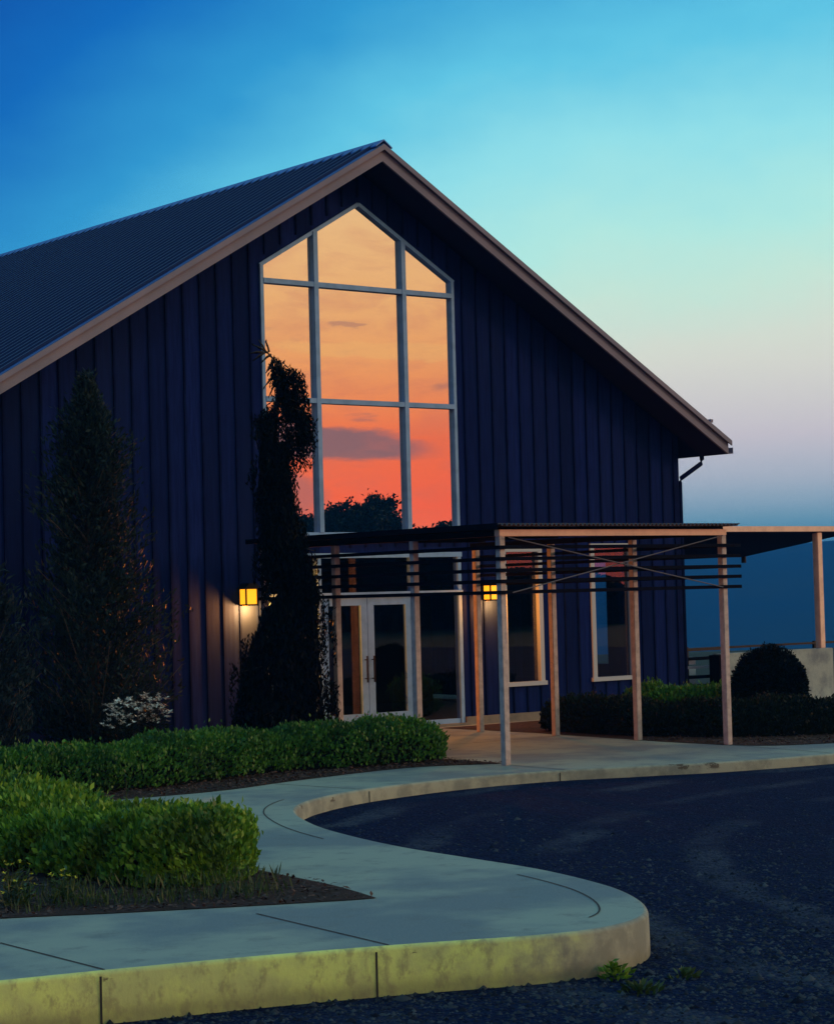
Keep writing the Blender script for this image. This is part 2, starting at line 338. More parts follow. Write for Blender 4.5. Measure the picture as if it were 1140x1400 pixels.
tag(mb.build('ground', M['ground'], smooth=True), kind='structure')
mb = MB(); xs = list(np.arange(-40, 40.1, 1.0)); ys = list(np.arange(-60, 0.1, 1.0)); nx = len(xs)
mb.v = [(x, y, lot_z(x, y)) for y in ys for x in xs]
mb.f = [(j*nx+i, j*nx+i+1, (j+1)*nx+i+1, (j+1)*nx+i) for j in range(len(ys)-1) for i in range(nx-1)]
tag(mb.build('gravel_lot', M['gravel'], smooth=True), kind='structure')

outer = [(-30, -11.5), (-22, -14.2), (-18, -15.4), (-14.92, -16.15), (-14.23, -16.32), (-13.4, -16.56), (-12.52, -16.88), (-11.68, -17.24), (-11.16, -17.30), (-10.71, -17.14), (-10.35, -16.8), (-10.02, -16.3), (-9.76, -15.7), (-9.52, -14.78), (-9.41, -13.75), (-9.32, -12.88), (-9.14, -12.0), (-8.85, -10.99), (-8.49, -10.14), (-8.09, -9.42), (-7.61, -8.85), (-7.0, -8.4), (-6.1, -8.02), (-4.87, -7.83), (-3.84, -7.87), (-3.01, -8.05), (-2.02, -8.45), (-1.13, -8.8), (0.61, -9.1), (4, -9.4), (10, -9.4), (22, -9)]
OUT = smooth_line(outer, 5)
def offset(line, d):
    a = np.array(line); t = np.gradient(a, axis=0); t /= np.linalg.norm(t, axis=1)[:, None]
    return a+np.stack([-t[:, 1], t[:, 0]], 1)*d
inn = offset(OUT, .03)
mb = MB(); fill(mb, [tuple(p) for p in inn]+[(22, 2.5), (-30, 2.5)], 0); tag(mb.build('pavement', M['walk']), kind='structure')
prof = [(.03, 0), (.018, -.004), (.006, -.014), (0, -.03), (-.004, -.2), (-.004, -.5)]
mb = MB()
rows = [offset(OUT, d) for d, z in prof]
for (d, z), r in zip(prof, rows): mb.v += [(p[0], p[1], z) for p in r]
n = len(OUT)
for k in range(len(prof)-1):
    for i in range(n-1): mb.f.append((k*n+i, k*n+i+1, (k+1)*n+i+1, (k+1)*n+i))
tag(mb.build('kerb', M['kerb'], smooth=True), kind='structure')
# joints sawn in the concrete
mb = MB(); dark = mat('joint shadow gap', (.03, .035, .04, 1), .9)
def strip(line, wd, z=.004):
    a = offset(line, wd/2); b = offset(line, -wd/2)
    for i in range(len(line)-1): mb.quad((*a[i], z), (*a[i+1], z), (*b[i+1], z), (*b[i], z))
for a, b in (((-14.26, -14.88), (-14.30, -16.27)), ((-12.41, -15.08), (-12.60, -16.82)), ((-6.2, -8.0), (-6.4, -6.6)), ((-3.1, -8.0), (-3.0, -6.7)), ((0.6, -9.0), (0.9, -7.2)), ((-2.9, -3.4), (1.1, -3.4))):
    strip([a, b], .016)
gi = offset(OUT, .33); i0 = min(range(n), key=lambda i: (OUT[i][0]+10.9)**2+(OUT[i][1]+17.2)**2); i1 = min(range(n), key=lambda i: (OUT[i][0]+9.5)**2+(OUT[i][1]+14.8)**2)
strip([tuple(p) for p in gi[i0:i1]], .014)
i0 = min(range(n), key=lambda i: (OUT[i][0]+9.1)**2+(OUT[i][1]+11.9)**2); i1 = min(range(n), key=lambda i: (OUT[i][0]+7.1)**2+(OUT[i][1]+8.5)**2)
strip([tuple(p) for p in gi[i0:i1]], .014)
for px_, py_ in ((-14.31, -16.29), (-12.61, -16.84), (-6.2, -8.05), (-3.1, -8.03)):       # joints run down the kerb face
    t_ = OUT[min(range(n), key=lambda i: (OUT[i][0]-px_)**2+(OUT[i][1]-py_)**2)]
    j = min(range(n), key=lambda i: (OUT[i][0]-px_)**2+(OUT[i][1]-py_)**2); d = np.array(OUT[j+1])-np.array(OUT[j]); d /= np.linalg.norm(d); q = np.array(t_)-np.array([-d[1], d[0]])*.008
    for z0_, z1_ in ((-.45, -.03),): mb.quad((*(q-d*.007), z0_), (*(q+d*.007), z0_), (*(q+d*.007), z1_), (*(q-d*.007), z1_))
tag(mb.build('concrete_joints', dark), kind='structure')

def bed(name, poly, hgt=.05):
    """mulch bed: sheet with a low mound and ragged chips"""
    P = [np.array(p) for p in poly]; c = sum(P)/len(P); mb = MB()
    fill(mb, [tuple(p) for p in P], .006); o = mb.build(name, M['mulch']); tag(o, kind='structure'); return o
bed1 = smooth_line([(-30, -9.0), (-22, -11.2), (-16, -12.7), (-13.76, -13.91), (-13.11, -14.29), (-12.25, -14.74), (-11.6, -15.05)], 4)+smooth_line([(-11.40, -15.12), (-11.2, -14.3), (-11.06, -13.08), (-10.8, -11.3), (-10.6, -9.4), (-10.6, -7.8), (-11.2, -7.2), (-14, -7.0), (-30, -7.0)], 4)
bed2 = smooth_line([(-30, -5.6), (-16, -5.9), (-10.5, -6.5), (-7.63, -6.84), (-6.02, -6.45), (-4.06, -6.12), (-3.0, -6.63)], 4)+[(-2.88, -6.6), (-2.88, -.25), (-30, -.25)]
bed3 = [(1.25, -.25), (1.25, -2.5)]+smooth_line([(1.15, -3.2), (1.0, -4.8), (.9, -6.0), (1.02, -7.3), (1.8, -7.85), (3.2, -8.2), (8, -8.5), (22, -8.2)], 4)+[(22, -.25)]
for i, b in enumerate((bed1, bed2, bed3)): bed('mulch_bed', b)
def inside(poly, X, Y):
    r = np.zeros(len(X), bool); j = len(poly)-1
    for i in range(len(poly)):
        xi, yi = poly[i][:2]; xj, yj = poly[j][:2]
        c = ((yi > Y) != (yj > Y)) & (X < (xj-xi)*(Y-yi)/(yj-yi+1e-12)+xi); r ^= c; j = i
    return r
pts = []
for poly, x0, x1, y0, y1, k in ((bed1, -16, -10.3, -15.3, -7, 9000), (bed2, -10, -2.8, -7, -4, 6000), (bed3, .8, 9, -8.6, -5, 5000)):
    X_ = RNG.uniform(x0, x1, k); Y_ = RNG.uniform(y0, y1, k); m_ = inside(poly, X_, Y_); pts.append(np.stack([X_[m_], Y_[m_], RNG.uniform(.008, .03, m_.sum())], 1))
P = np.concatenate(pts); k = len(P); D = unit(k); D[:, 2] *= .4; N_ = unit(k)*.5+np.array([0, 0, 1])
tag(scatter('mulch_chips', M['chip'], P, D, N_, RNG.uniform(.03, .08, k), RNG.uniform(.015, .03, k)), kind='stuff')

# pebbles on the gravel, denser and larger towards the viewer
def pebbles():
    base = np.array([(0, 0, 1), (1, 0, 0), (0, 1, 0), (-1, 0, 0), (0, -1, 0)], float); F = [(0, 1, 2), (0, 2, 3), (0, 3, 4), (0, 4, 1)]
    cam_ = np.array([-20.76, -27.49]); out = []
    K = 80000; D_ = 10.5+19*RNG.random(K)**1.8; A = RNG.uniform(-.215, .215, K)
    X_ = cam_[0]+D_*(FW[0]+A*.79); Y_ = cam_[1]+D_*(FW[1]-A*.62)
    o_ = np.array(OUT); keep = ~inside([tuple(p) for p in OUT]+[(22, 2.5), (-30, 2.5)], X_, Y_)
    X_, Y_ = X_[keep], Y_[keep]; k = len(X_); sc = (RNG.gamma(2.0, .0042, k)+.003)*np.clip(1.25-(np.hypot(X_-cam_[0], Y_-cam_[1])-11)/16, .3, 1); big = RNG.random(k) < .012; sc[big] *= 2.0
    Zz = np.array([lot_z(a, b) for a, b in zip(X_, Y_)])
    V = base[None]*RNG.uniform(.6, 1.3, (k, 5, 1))*sc[:, None, None]*np.array([1.2, 1, .7]); an = RNG.uniform(0, 6.28, k); c, s = np.cos(an)[:, None], np.sin(an)[:, None]
    x, y = V[..., 0]*c-V[..., 1]*s, V[..., 0]*s+V[..., 1]*c; V[..., 0], V[..., 1] = x+X_[:, None], y+Y_[:, None]; V[..., 2] += Zz[:, None]-.001
    Fa = (np.array(F)[None]+5*np.arange(k)[:, None, None]).reshape(-1, 3)
    me = bpy.data.meshes.new('pebbles'); me.vertices.add(5*k); me.vertices.foreach_set('co', V.astype(np.float32).ravel()); nf = len(Fa)
    me.loops.add(3*nf); me.loops.foreach_set('vertex_index', Fa.astype(np.int32).ravel()); me.polygons.add(nf); me.polygons.foreach_set('loop_start', np.arange(0, 3*nf, 3, dtype=np.int32)); me.update(calc_edges=True)
    me.materials.append(M['pebble']); o = bpy.data.objects.new('loose_gravel', me); COL.objects.link(o); tag(o, kind='stuff')
pebbles()

# hills beyond the valley
def hill(name, az0, az1, dist, depth, top, seed):
    rg = np.random.default_rng(seed); ph = rg.uniform(0, 6.28, 6); mb = MB(); na, nd = 90, 24
    for j in range(nd+1):
        for i in range(na+1):
            a = rad(az0+(az1-az0)*i/na); t = j/nd; r = dist+depth*t
            h = top((az0+(az1-az0)*i/na))*(1+.06*math.sin(i*.21+ph[0])+.03*math.sin(i*.63+ph[1])+.008*math.sin(i*2.3+ph[2]))
            z = -50+(h+50)*math.sin(t*math.pi/2)**1.1; z += 1.6*math.sin(i*1.7+j*1.3+ph[3])*(1-t)*t
            mb.v.append((r*math.sin(a), r*math.cos(a), z))
    for j in range(nd):
        for i in range(na): b = j*(na+1)+i; mb.f.append((b, b+1, b+na+2, b+na+1))
    return tag(mb.build(name, M['hill'], smooth=True), kind='structure')
hill('hills', 12, 84, 900, 900, lambda a: 35+14*math.exp(-((a-56)/7)**2), 3)

# ------------------------------------------------------------------ barn
ZR, SL, TF, EX, HW, OV, LEN = 9.351, .5849, .2768, 7.706, 7.071, .697, 27
barn = empty('barn', (0, 0, 0), 'large navy board and batten barn with steep gable and tall peaked window', 'barn')
zr_in = lambda x: ZR-TF-.02-SL*abs(x)+.0         # wall top under the soffit
WA, WB, WZA, WZS, W1, W2, WBT = 1.9426, .8813, 8.5265, 7.3956, 7.1295, 5.2804, 3.12
wtop = lambda x: WZA-(WZA-WZS)*abs(x)/WA
EL, ER, ET = -1.95, 1.98, 2.87
wins = [(2.90, 3.66, .66, 2.86), (4.93, 5.83, .66, 2.92)]
mb = MB(); xs = sorted({-HW, -WA, 0, WA, HW, EL, ER, *[v for w_ in wins for v in w_[:2]]})
for a, b in zip(xs, xs[1:]):
    c = (a+b)/2; segs = []; lo = .14; lo_b = [(.14, .14)]
    cuts = []
    if EL <= c <= ER: cuts.append(((0, ET), (0, ET)))
    if -WA <= c <= WA: cuts.append(((WBT, wtop(a)), (WBT, wtop(b))))
    for w_ in wins:
        if w_[0] < c < w_[1]: cuts.append(((w_[2], w_[3]), (w_[2], w_[3])))
    za, zb = .14, .14
    for (ca, cb) in cuts:
        if ca[0] > za: mb.prism([(a, za), (b, zb), (b, cb[0]), (a, ca[0])], 0, .22)
        za, zb = ca[1], cb[1]
    mb.prism([(a, za), (b, zb), (b, zr_in(b)), (a, zr_in(a))], 0, .22)
front = part(mb, 'front_wall', M['board'], barn)
mb = MB(); x = -HW+.06
while x < HW-.04:
    for a, b in [(x-.016, x+.016)]:
        iv = [(.14, zr_in(x)-.01)]
        def cut(iv, lo, hi):
            o = []
            for p, q in iv:
                if hi <= p or lo >= q: o.append((p, q))
                else:
                    if lo > p: o.append((p, lo))
                    if hi < q: o.append((hi, q))
            return o
        if EL-.1 < x < ER+.1: iv = cut(iv, 0, ET+.09)
        if -WA-.06 < x < WA+.06: iv = cut(iv, WBT-.08, wtop(min(abs(x), WA))+.08)
        for w_ in wins:
            if w_[0]-.08 < x < w_[1]+.08: iv = cut(iv, w_[2]-.08, w_[3]+.08)
        for p, q in iv: mb.box(a, b, -.022, .0, p, q)
    x += .3047
part(mb, 'battens', M['batten'], barn)
# side and rear walls with two daylight openings on the far side
mb = MB(); ze = zr_in(HW)
mb.box(-HW, -HW+.22, .22, LEN, .14, ze); part(mb, 'side_wall', M['board'], barn); mb = MB()
for y0, y1, z0, z1 in ((.22, 1.7, .14, ze), (1.7, 2.7, .14, .8), (1.7, 2.7, 2.7, ze), (2.7, 8.6, .14, ze), (8.6, 9.8, .14, 1.0), (8.6, 9.8, 2.7, ze), (9.8, LEN, .14, ze)): mb.box(HW-.22, HW, y0, y1, z0, z1)
part(mb, 'side_wall', M['board'], barn)
mb = MB().prism([(-HW+.22, .14), (HW-.22, .14), (HW-.22, zr_in(HW-.22)), (0, zr_in(0)), (-HW+.22, zr_in(HW-.22))], LEN-.22, LEN); part(mb, 'rear_wall', M['board'], barn)
mb = MB().box(-HW+.22, HW-.22, .22, LEN-.22, .02, .06); part(mb, 'floor', M['inner'], barn)
part(MB().box(-HW+.23, HW-.8, 6.2, 6.35, .06, 2.9), 'partition', M['inner'], barn); part(MB().box(-HW+.23, HW-.8, .6, 6.2, 2.95, 3.05), 'inner_ceiling', M['inner'], barn)
for a, b in ((-HW-.01, EL), (ER, HW+.01)): part(MB().box(a, b, -.03, .18, -.06, .139), 'foundation', M['found'], barn)
mb = MB().box(EL, ER, -.04, .22, -.02, .045); part(mb, 'doorstep', M['found'], barn)
# corner boards
mb = MB().box(HW-.1, HW+.025, -.03, .0, .14, ze).box(HW, HW+.025, 0, .1, .14, ze); part(mb, 'corner_board', M['batten'], barn)
# roof slabs, fascia, soffit, gutter
roof = None
for s in (-1, 1):
    mb = MB(); poly = [(0, ZR), (s*(EX+.03), ZR-SL*(EX+.03)), (s*(EX+.03), ZR-SL*(EX+.03)-.05), (0, ZR-.05)]
    mb.prism(poly, -OV-.03, LEN+.6); r = part(mb, 'roof', M['roof'], barn); mb = MB()
    y = -OV+.12
    while y < LEN+.5:
        mb.prism([(s*.04, ZR-SL*.04+.001), (s*(EX+.03), ZR-SL*(EX+.03)+.001), (s*(EX+.03), ZR-SL*(EX+.03)+.055), (s*.04, ZR-SL*.04+.055)], y, y+.05); y += .26
    sub(mb, 'standing_seams', M['rib'], barn, r)
    mb = MB().prism([(0, ZR-.051), (s*EX, ZR-.051-SL*EX), (s*EX, ZR-TF-SL*EX), (0, ZR-TF)], -OV, -OV+.04)
    part(mb, 'fascia', M['fascia'], barn)
    mb = MB().prism([(0, ZR-.012), (s*(EX+.04), ZR-.012-SL*(EX+.04)), (s*(EX+.04), ZR-.10-SL*(EX+.04)), (0, ZR-.10)], -OV-.06, -OV-.031)
    sub(mb, 'rake_trim', M['fascia'], barn, r)
    mb = MB().prism([(0, ZR-TF+.02), (s*(EX-.001), ZR-TF+.02-SL*EX), (s*(EX-.001), ZR-TF+.005-SL*EX), (0, ZR-TF+.005)], -OV+.041, LEN+.5); part(mb, 'soffit', M['soffit'], barn)
    mb = MB().box(min(s*(EX-.03), s*EX), max(s*(EX-.03), s*EX), -OV+.042, LEN+.5, ZR-TF-SL*EX+.025, ZR-.055-SL*EX); part(mb, 'eave_board', M['fascia'], barn)
    zg = ZR-SL*EX-TF+.10
    mb = MB(); xa, xb = (EX+.002, EX+.12) if s > 0 else (-EX-.12, -EX-.002)
    mb.box(xa, xb, -OV+.0, LEN+.5, zg-.09, zg-.08).box(xb-.008 if s > 0 else xa, xb if s > 0 else xa+.008, -OV, LEN+.5, zg-.08, zg+.02)
    g_ = part(mb, 'gutter', M['fascia'], barn)
    zs = ZR-TF-SL*EX
    mb = MB().tube([(s*(EX+.05), .02, zs+.05), (s*(EX+.05), .02, zs-.05), (s*(EX+.02), .02, zs-.13), (s*(HW+.12), -.0, zs-.40), (s*(HW+.075), -.0, zs-.48), (s*(HW+.075), 0, zs-.7), (s*(HW+.075), 0, .3)], .042, 10)
    sub(mb, 'downspout', M['batten'], barn, g_, smooth=True)
mb = MB().prism([(-.16, ZR-.07), (0, ZR+.045), (.16, ZR-.07), (.16, ZR-.05), (0, ZR+.065), (-.16, ZR-.05)], -OV-.05, LEN+.6); part(mb, 'ridge_cap', M['roof'], barn)
mb = MB().box(7.25, 7.31, -OV-.02, -OV+.1, ZR-SL*7.28+.03, ZR-SL*7.28+.09); part(mb, 'snow_guard', M['fascia'], barn)

# great gable window
fr = .05
mb = MB()
def rail(a, b, wd, y0=-.03, y1=.10):
    a, b = np.array(a, float), np.array(b, float); d = (b-a)/np.linalg.norm(b-a); n_ = np.array([-d[1], d[0]])*wd/2
    mb.prism([tuple(a-n_), tuple(b-n_), tuple(b+n_), tuple(a+n_)], y0, y1)
rail((-WA+.03, WBT), (-WA+.03, WZS), .06); rail((WA-.03, WBT), (WA-.03, WZS), .06)
rail((-WA, WZS-.033), (0, WZA-.033), .06, -.031, .099); rail((WA, WZS-.033), (0, WZA-.033), .06, -.032, .098)
rail((-WA+.06, WBT+.04), (WA-.06, WBT+.04), .08, -.029, .101)
for x in (-WB, WB): rail((x, WBT+.08), (x, wtop(x)-.04), .082, -.045, .102)
for z in (W1, W2):
    for a, b in ((-WA+.06, -WB-.0415), (-WB+.0415, WB-.0415), (WB+.0415, WA-.06)): rail((a, z), (b, z), .076, -.040, .103)
gf = part(mb, 'window', M['frame'], barn); gf['label'] = 'tall peaked nine pane window mirroring an orange sunset'
cols = [(-WA+.05, -WB), (-WB, WB), (WB, WA-.05)]; zr_ = [WBT+.07, W2, W1]
for a, b in cols:
    for k in range(3):
        lo = zr_[k]
        if k < 2: poly = [(a, lo), (b, lo), (b, zr_[k+1]), (a, zr_[k+1])]
        elif a < 0 < b: poly = [(a, lo), (b, lo), (b, wtop(b)-.05), (0, wtop(0)-.05), (a, wtop(a)-.05)]
        else: poly = [(a, lo), (b, lo), (b, wtop(b)-.05), (a, wtop(a)-.05)]
        g2 = MB().prism(poly, .04, .05); ta, tb = random.uniform(-1, 1)*.0006, random.uniform(-1, 1)*.0006
        g2.v = [(p[0], p[1]+ta*(p[0]-a)+tb*(p[2]-lo), p[2]) for p in g2.v]; sub(g2, 'pane', M['glass_big'], barn, gf)
mb = MB().box(-WA-.06, WA+.06, -.09, -.001, WBT-.06, WBT-.001); sub(mb, 'sill', M['frame_pale'], barn, gf)
# room darkening behind the great window: a dark loft wall
mb = MB().box(-HW+.23, HW-.23, 7.0, 7.1, 3.06, 5.0); part(mb, 'loft_wall', M['inner'], barn)

def small_window(x0, x1, z0, z1):
    mb = MB(); f = .07
    mb.box(x0-f, x0+.02, -.035, .06, z0-.0, z1).box(x1-.02, x1+f, -.035, .06, z0, z1).box(x0-f, x1+f, -.036, .06, z1, z1+f).box(x0-f-.03, x1+f+.03, -.06, .06, z0-f, z0)
    w_ = part(mb, 'window', M['frame_pale'], barn); w_['label'] = 'tall narrow window with pale trim'
    sub(MB().box(x0+.021, x1-.021, .045, .052, z0+.001, z1-.001), 'pane', M['glass_low'], barn, w_)
for w_ in wins: small_window(*w_)
# entrance: frame, pair of glazed doors, sidelights, transoms
mb = MB(); TR = 2.20; fw = .07
for x in (EL+.05, -.93, .95, ER-.05):
    mb.box(x-fw/2, x+fw/2, .0, .12, .046, TR-.04).box(x-fw/2, x+fw/2, .0, .12, TR+.04, ET-.08)
mb.box(EL, ER, -.01, .12, ET-.08, ET-.001).box(EL, ER, -.012, .121, TR-.04, TR+.04)
ef = part(mb, 'entrance_frame', M['frame'], barn)
for a, b in ((EL+.085, -.965), (-.895, .915), (.985, ER-.085)):
    sub(MB().box(a, b, .06, .066, TR+.041, ET-.081), 'transom_pane', M['glass_low'], barn, ef)
for a, b in ((EL+.085, -.965), (.985, ER-.085)): sub(MB().box(a, b, .06, .066, .12, TR-.041), 'sidelight_pane', M['glass_low'], barn, ef)
for a, b in ((EL+.085, -.965), (.985, ER-.085)): sub(MB().box(a, b, .02, .11, .046, .12), 'bottom_rail', M['frame'], barn, ef)
for a, b, hx in ((-.892, .005, -.06), (.015, .912, .08)):
    mb = MB(); mb.box(a, a+.125, .02, .08, .06, TR-.045).box(b-.125, b, .02, .08, .06, TR-.045).box(a+.125, b-.125, .021, .079, TR-.17, TR-.045).box(a+.125, b-.125, .021, .079, .06, .30)
    d_ = part(mb, 'door', M['frame'], barn)
    sub(MB().box(a+.125, b-.125, .045, .053, .30, TR-.17), 'pane', M['glass_low'], barn, d_)
    hb = MB().tube([(hx, -.04, .80), (hx, -.04, 1.22)], .014, 8).tube([(hx, -.04, .86), (hx, .02, .86)], .009, 6).tube([(hx, -.04, 1.16), (hx, .02, 1.16)], .009, 6)
    sub(hb, 'handle', M['black'], barn, d_)
# things seen through the doorway glass: a pale framed inner door leaf
def sconce(x, z, lab, watt):
    r = empty('wall_lamp', (x, -.022, z), lab, 'lamp', 'lit wall lamps on the barn front')
    part(MB().box(x-.05, x+.05, -.035, -.0221, z-.13, z+.16), 'back_plate', M['black'], r)
    part(MB().prism([(x-.15, z+.13), (x+.15, z+.13), (x+.06, z+.22), (x-.06, z+.22)], -.26, -.036), 'hood', M['black'], r)
    part(MB().box(x-.10, x+.10, -.215, -.05, z-.10, z+.128), 'lamp_glass', M['lamp'], r)
    part(MB().box(x-.115, x-.095, -.235, -.215, z-.12, z+.13).box(x+.095, x+.115, -.235, -.215, z-.12, z+.13).box(x-.115, x+.115, -.235, -.04, z-.125, z-.102), 'cage', M['black'], r)
    l = bpy.data.lights.new('lamp_bulb', 'POINT'); l.energy = watt; l.color = (1, .25, .02); l.shadow_soft_size = .04
    lo = bpy.data.objects.new('lamp_bulb', l); COL.objects.link(lo); lo.parent = r; lo.location = (0, -.15, -.17)
sconce(-2.37, 2.20, 'lit amber wall lamp left of the entrance beside the weeping spruce', 300)
sconce(2.50, 2.17, 'lit amber wall lamp right of the entrance behind the pergola post', 95)

# ------------------------------------------------------------------ pergola
PL, PR, Y0, DD, PT = -3.0512, .9734, 1.5678, 1.7615, 2.885
perg = empty('pergola', (PL, -Y0-3*DD, 0), 'pink brown timber pergola with slatted sides and corrugated roof before the entrance', 'pergola')
for k in range(4):
    for x in (PL, PR):
        y = -Y0-k*DD; part(MB().box(x-.045, x+.045, y-.045, y+.045, 0, PT), 'post', M['cedar'], perg, bevel=.006)
yf = -Y0-3*DD
part(MB().box(PL-.05, PR+.05, yf-.05, yf+.05, PT+.002, PT+.085), 'front_beam', M['cedar_pale'], perg, bevel=.005)
for x in (PL, PR): part(MB().box(x-.035, x+.035, yf+.052, -1.47, PT+.002, PT+.08), 'side_beam', M['slat'], perg)
for k in range(7):
    y = yf+.1+k*.85; part(MB().box(PL-.18, PR+.12, y-.02, y+.02, PT+.086, PT+.125), 'purlin', M['slat'], perg)
mb = MB(); nX = 400; x0, x1 = PL-.2, PR+.14
for y in (yf-.22, -1.40):
    for dz in (0, .006):
        for i in range(nX+1): mb.v.append((x0+(x1-x0)*i/nX, y, PT+.139+.016*math.sin(i/nX*(x1-x0)/.076*2*math.pi)+dz))
q = nX+1
for i in range(nX): mb.f += [(i, i+1, 2*q+i+1, 2*q+i), (q+i, q+i+1, 3*q+i+1, 3*q+i), (i, i+1, q+i+1, q+i), (2*q+i, 2*q+i+1, 3*q+i+1, 3*q+i)]
part(mb, 'roof_sheet', M['sheet'], perg)
part(MB().box(x0-.01, x0, yf-.2, -1.41, PT+.09, PT+.16), 'roof_edge', M['slat'], perg)
for z in (2.745, 2.60, 2.455, 2.315, 2.175):
    part(MB().box(PL-.075, PR+.30, yf-.072, yf-.047, z-.023, z+.023), 'slat', M['slat'], perg)
    part(MB().box(PL-.072, PL-.047, yf-.045, -1.5, z-.023, z+.023), 'slat', M['slat'], perg)
    part(MB().box(PR+.047, PR+.072, yf-.045, -1.5, z-.023, z+.023), 'slat', M['slat'], perg)
for a, b, dy in (((PL+.12, 2.17), (PR-.06, 2.88), .06), ((PL+.06, 2.87), (PR-.10, 2.17), .075)):
    part(MB().tube([(a[0], yf-.02-dy, a[1]), (b[0], yf-.02-dy, b[1])], .008, 6), 'cable_brace', M['steel'], perg)

# ------------------------------------------------------------------ terrace on the right
can = empty('terrace_canopy', (7.2, 0, 0), 'sloping canopy with pale timber fascia at the right side of the barn', 'canopy')
part(MB().box(7.12, 15, -.05, -.001, 3.19, 3.29), 'fascia', M['cedar_pale'], can)
mb = MB(); mb.v = [(7.12, 0, 3.17), (11.9, 0, 3.17), (12.05, 3.1, 2.78), (7.12, 3.1, 2.78), (7.12, 0, 3.23), (11.9, 0, 3.23), (12.05, 3.1, 2.84), (7.12, 3.1, 2.84)]
mb.f = [(0, 1, 2, 3), (4, 5, 6, 7), (0, 1, 5, 4), (1, 2, 6, 5), (2, 3, 7, 6), (3, 0, 4, 7)]; part(mb, 'roof', M['soffit'], can)
part(MB().box(10.83, 10.96, .0, .14, .961, 3.169), 'post', M['cedar_pale'], can, bevel=.008)
part(MB().box(14.7, 14.88, .0, .18, -.13, 3.169), 'post', M['cedar_pale'], can, bevel=.008)
part(MB().tube([(12.0, 3.02, 2.79), (12.0, 3.02, 2.66)], .05), 'drain_outlet', M['black'], can)
wl = empty('concrete_wall', (9.6, 0, 0), 'low grey board marked concrete wall behind the round bush', 'wall')
part(MB().box(8.08, 11.15, -.02, .22, -.3, .955), 'wall_body', M['wallc'], wl, bevel=.012)
part(MB().box(8.0, 8.078, -.03, .23, -.3, .93), 'end_trim', M['slat'], wl)
rl = empty('terrace_railing', (7.2, .6, 0), 'dark slatted railing between the barn corner and concrete wall', 'railing')
for z, m_, h in ((1.03, 'black', .03), (.86, 'slat', .03), (.70, 'fascia', .025), (.52, 'slat', .03), (.36, 'black', .03)):
    part(MB().box(7.12, 8.9, .60, .64, z-h, z+h), 'rail', M[m_], rl)
part(MB().box(8.9, 18, .60, .64, 1.02, 1.06), 'top_rail', M['black'], rl)
for x in (7.16, 7.86, 8.86, 11.4, 14, 17): part(MB().box(x-.03, x+.03, .645, .70, -.3, 1.08), 'railing_post', M['black'], rl)
for k, x in enumerate((7.55, 8.5)):
    c_ = empty('crate', (x, 1.5, 0), ['pale slatted crate behind the railing nearest the barn', 'pale slatted crate behind the railing beside the concrete wall'][k], 'crate', 'pale crates behind the railing')
    for j in range(4): part(MB().box(x-.24, x+.24, 1.3, 1.7, .12+j*.2, .26+j*.2), 'board', M['frame_pale'] if j % 2 == 0 else M['fascia'], c_)
    for dx in (-.22, .22): part(MB().box(x+dx-.02, x+dx+.02, 1.701, 1.74, -.3, .9), 'corner_batten', M['fascia'], c_)

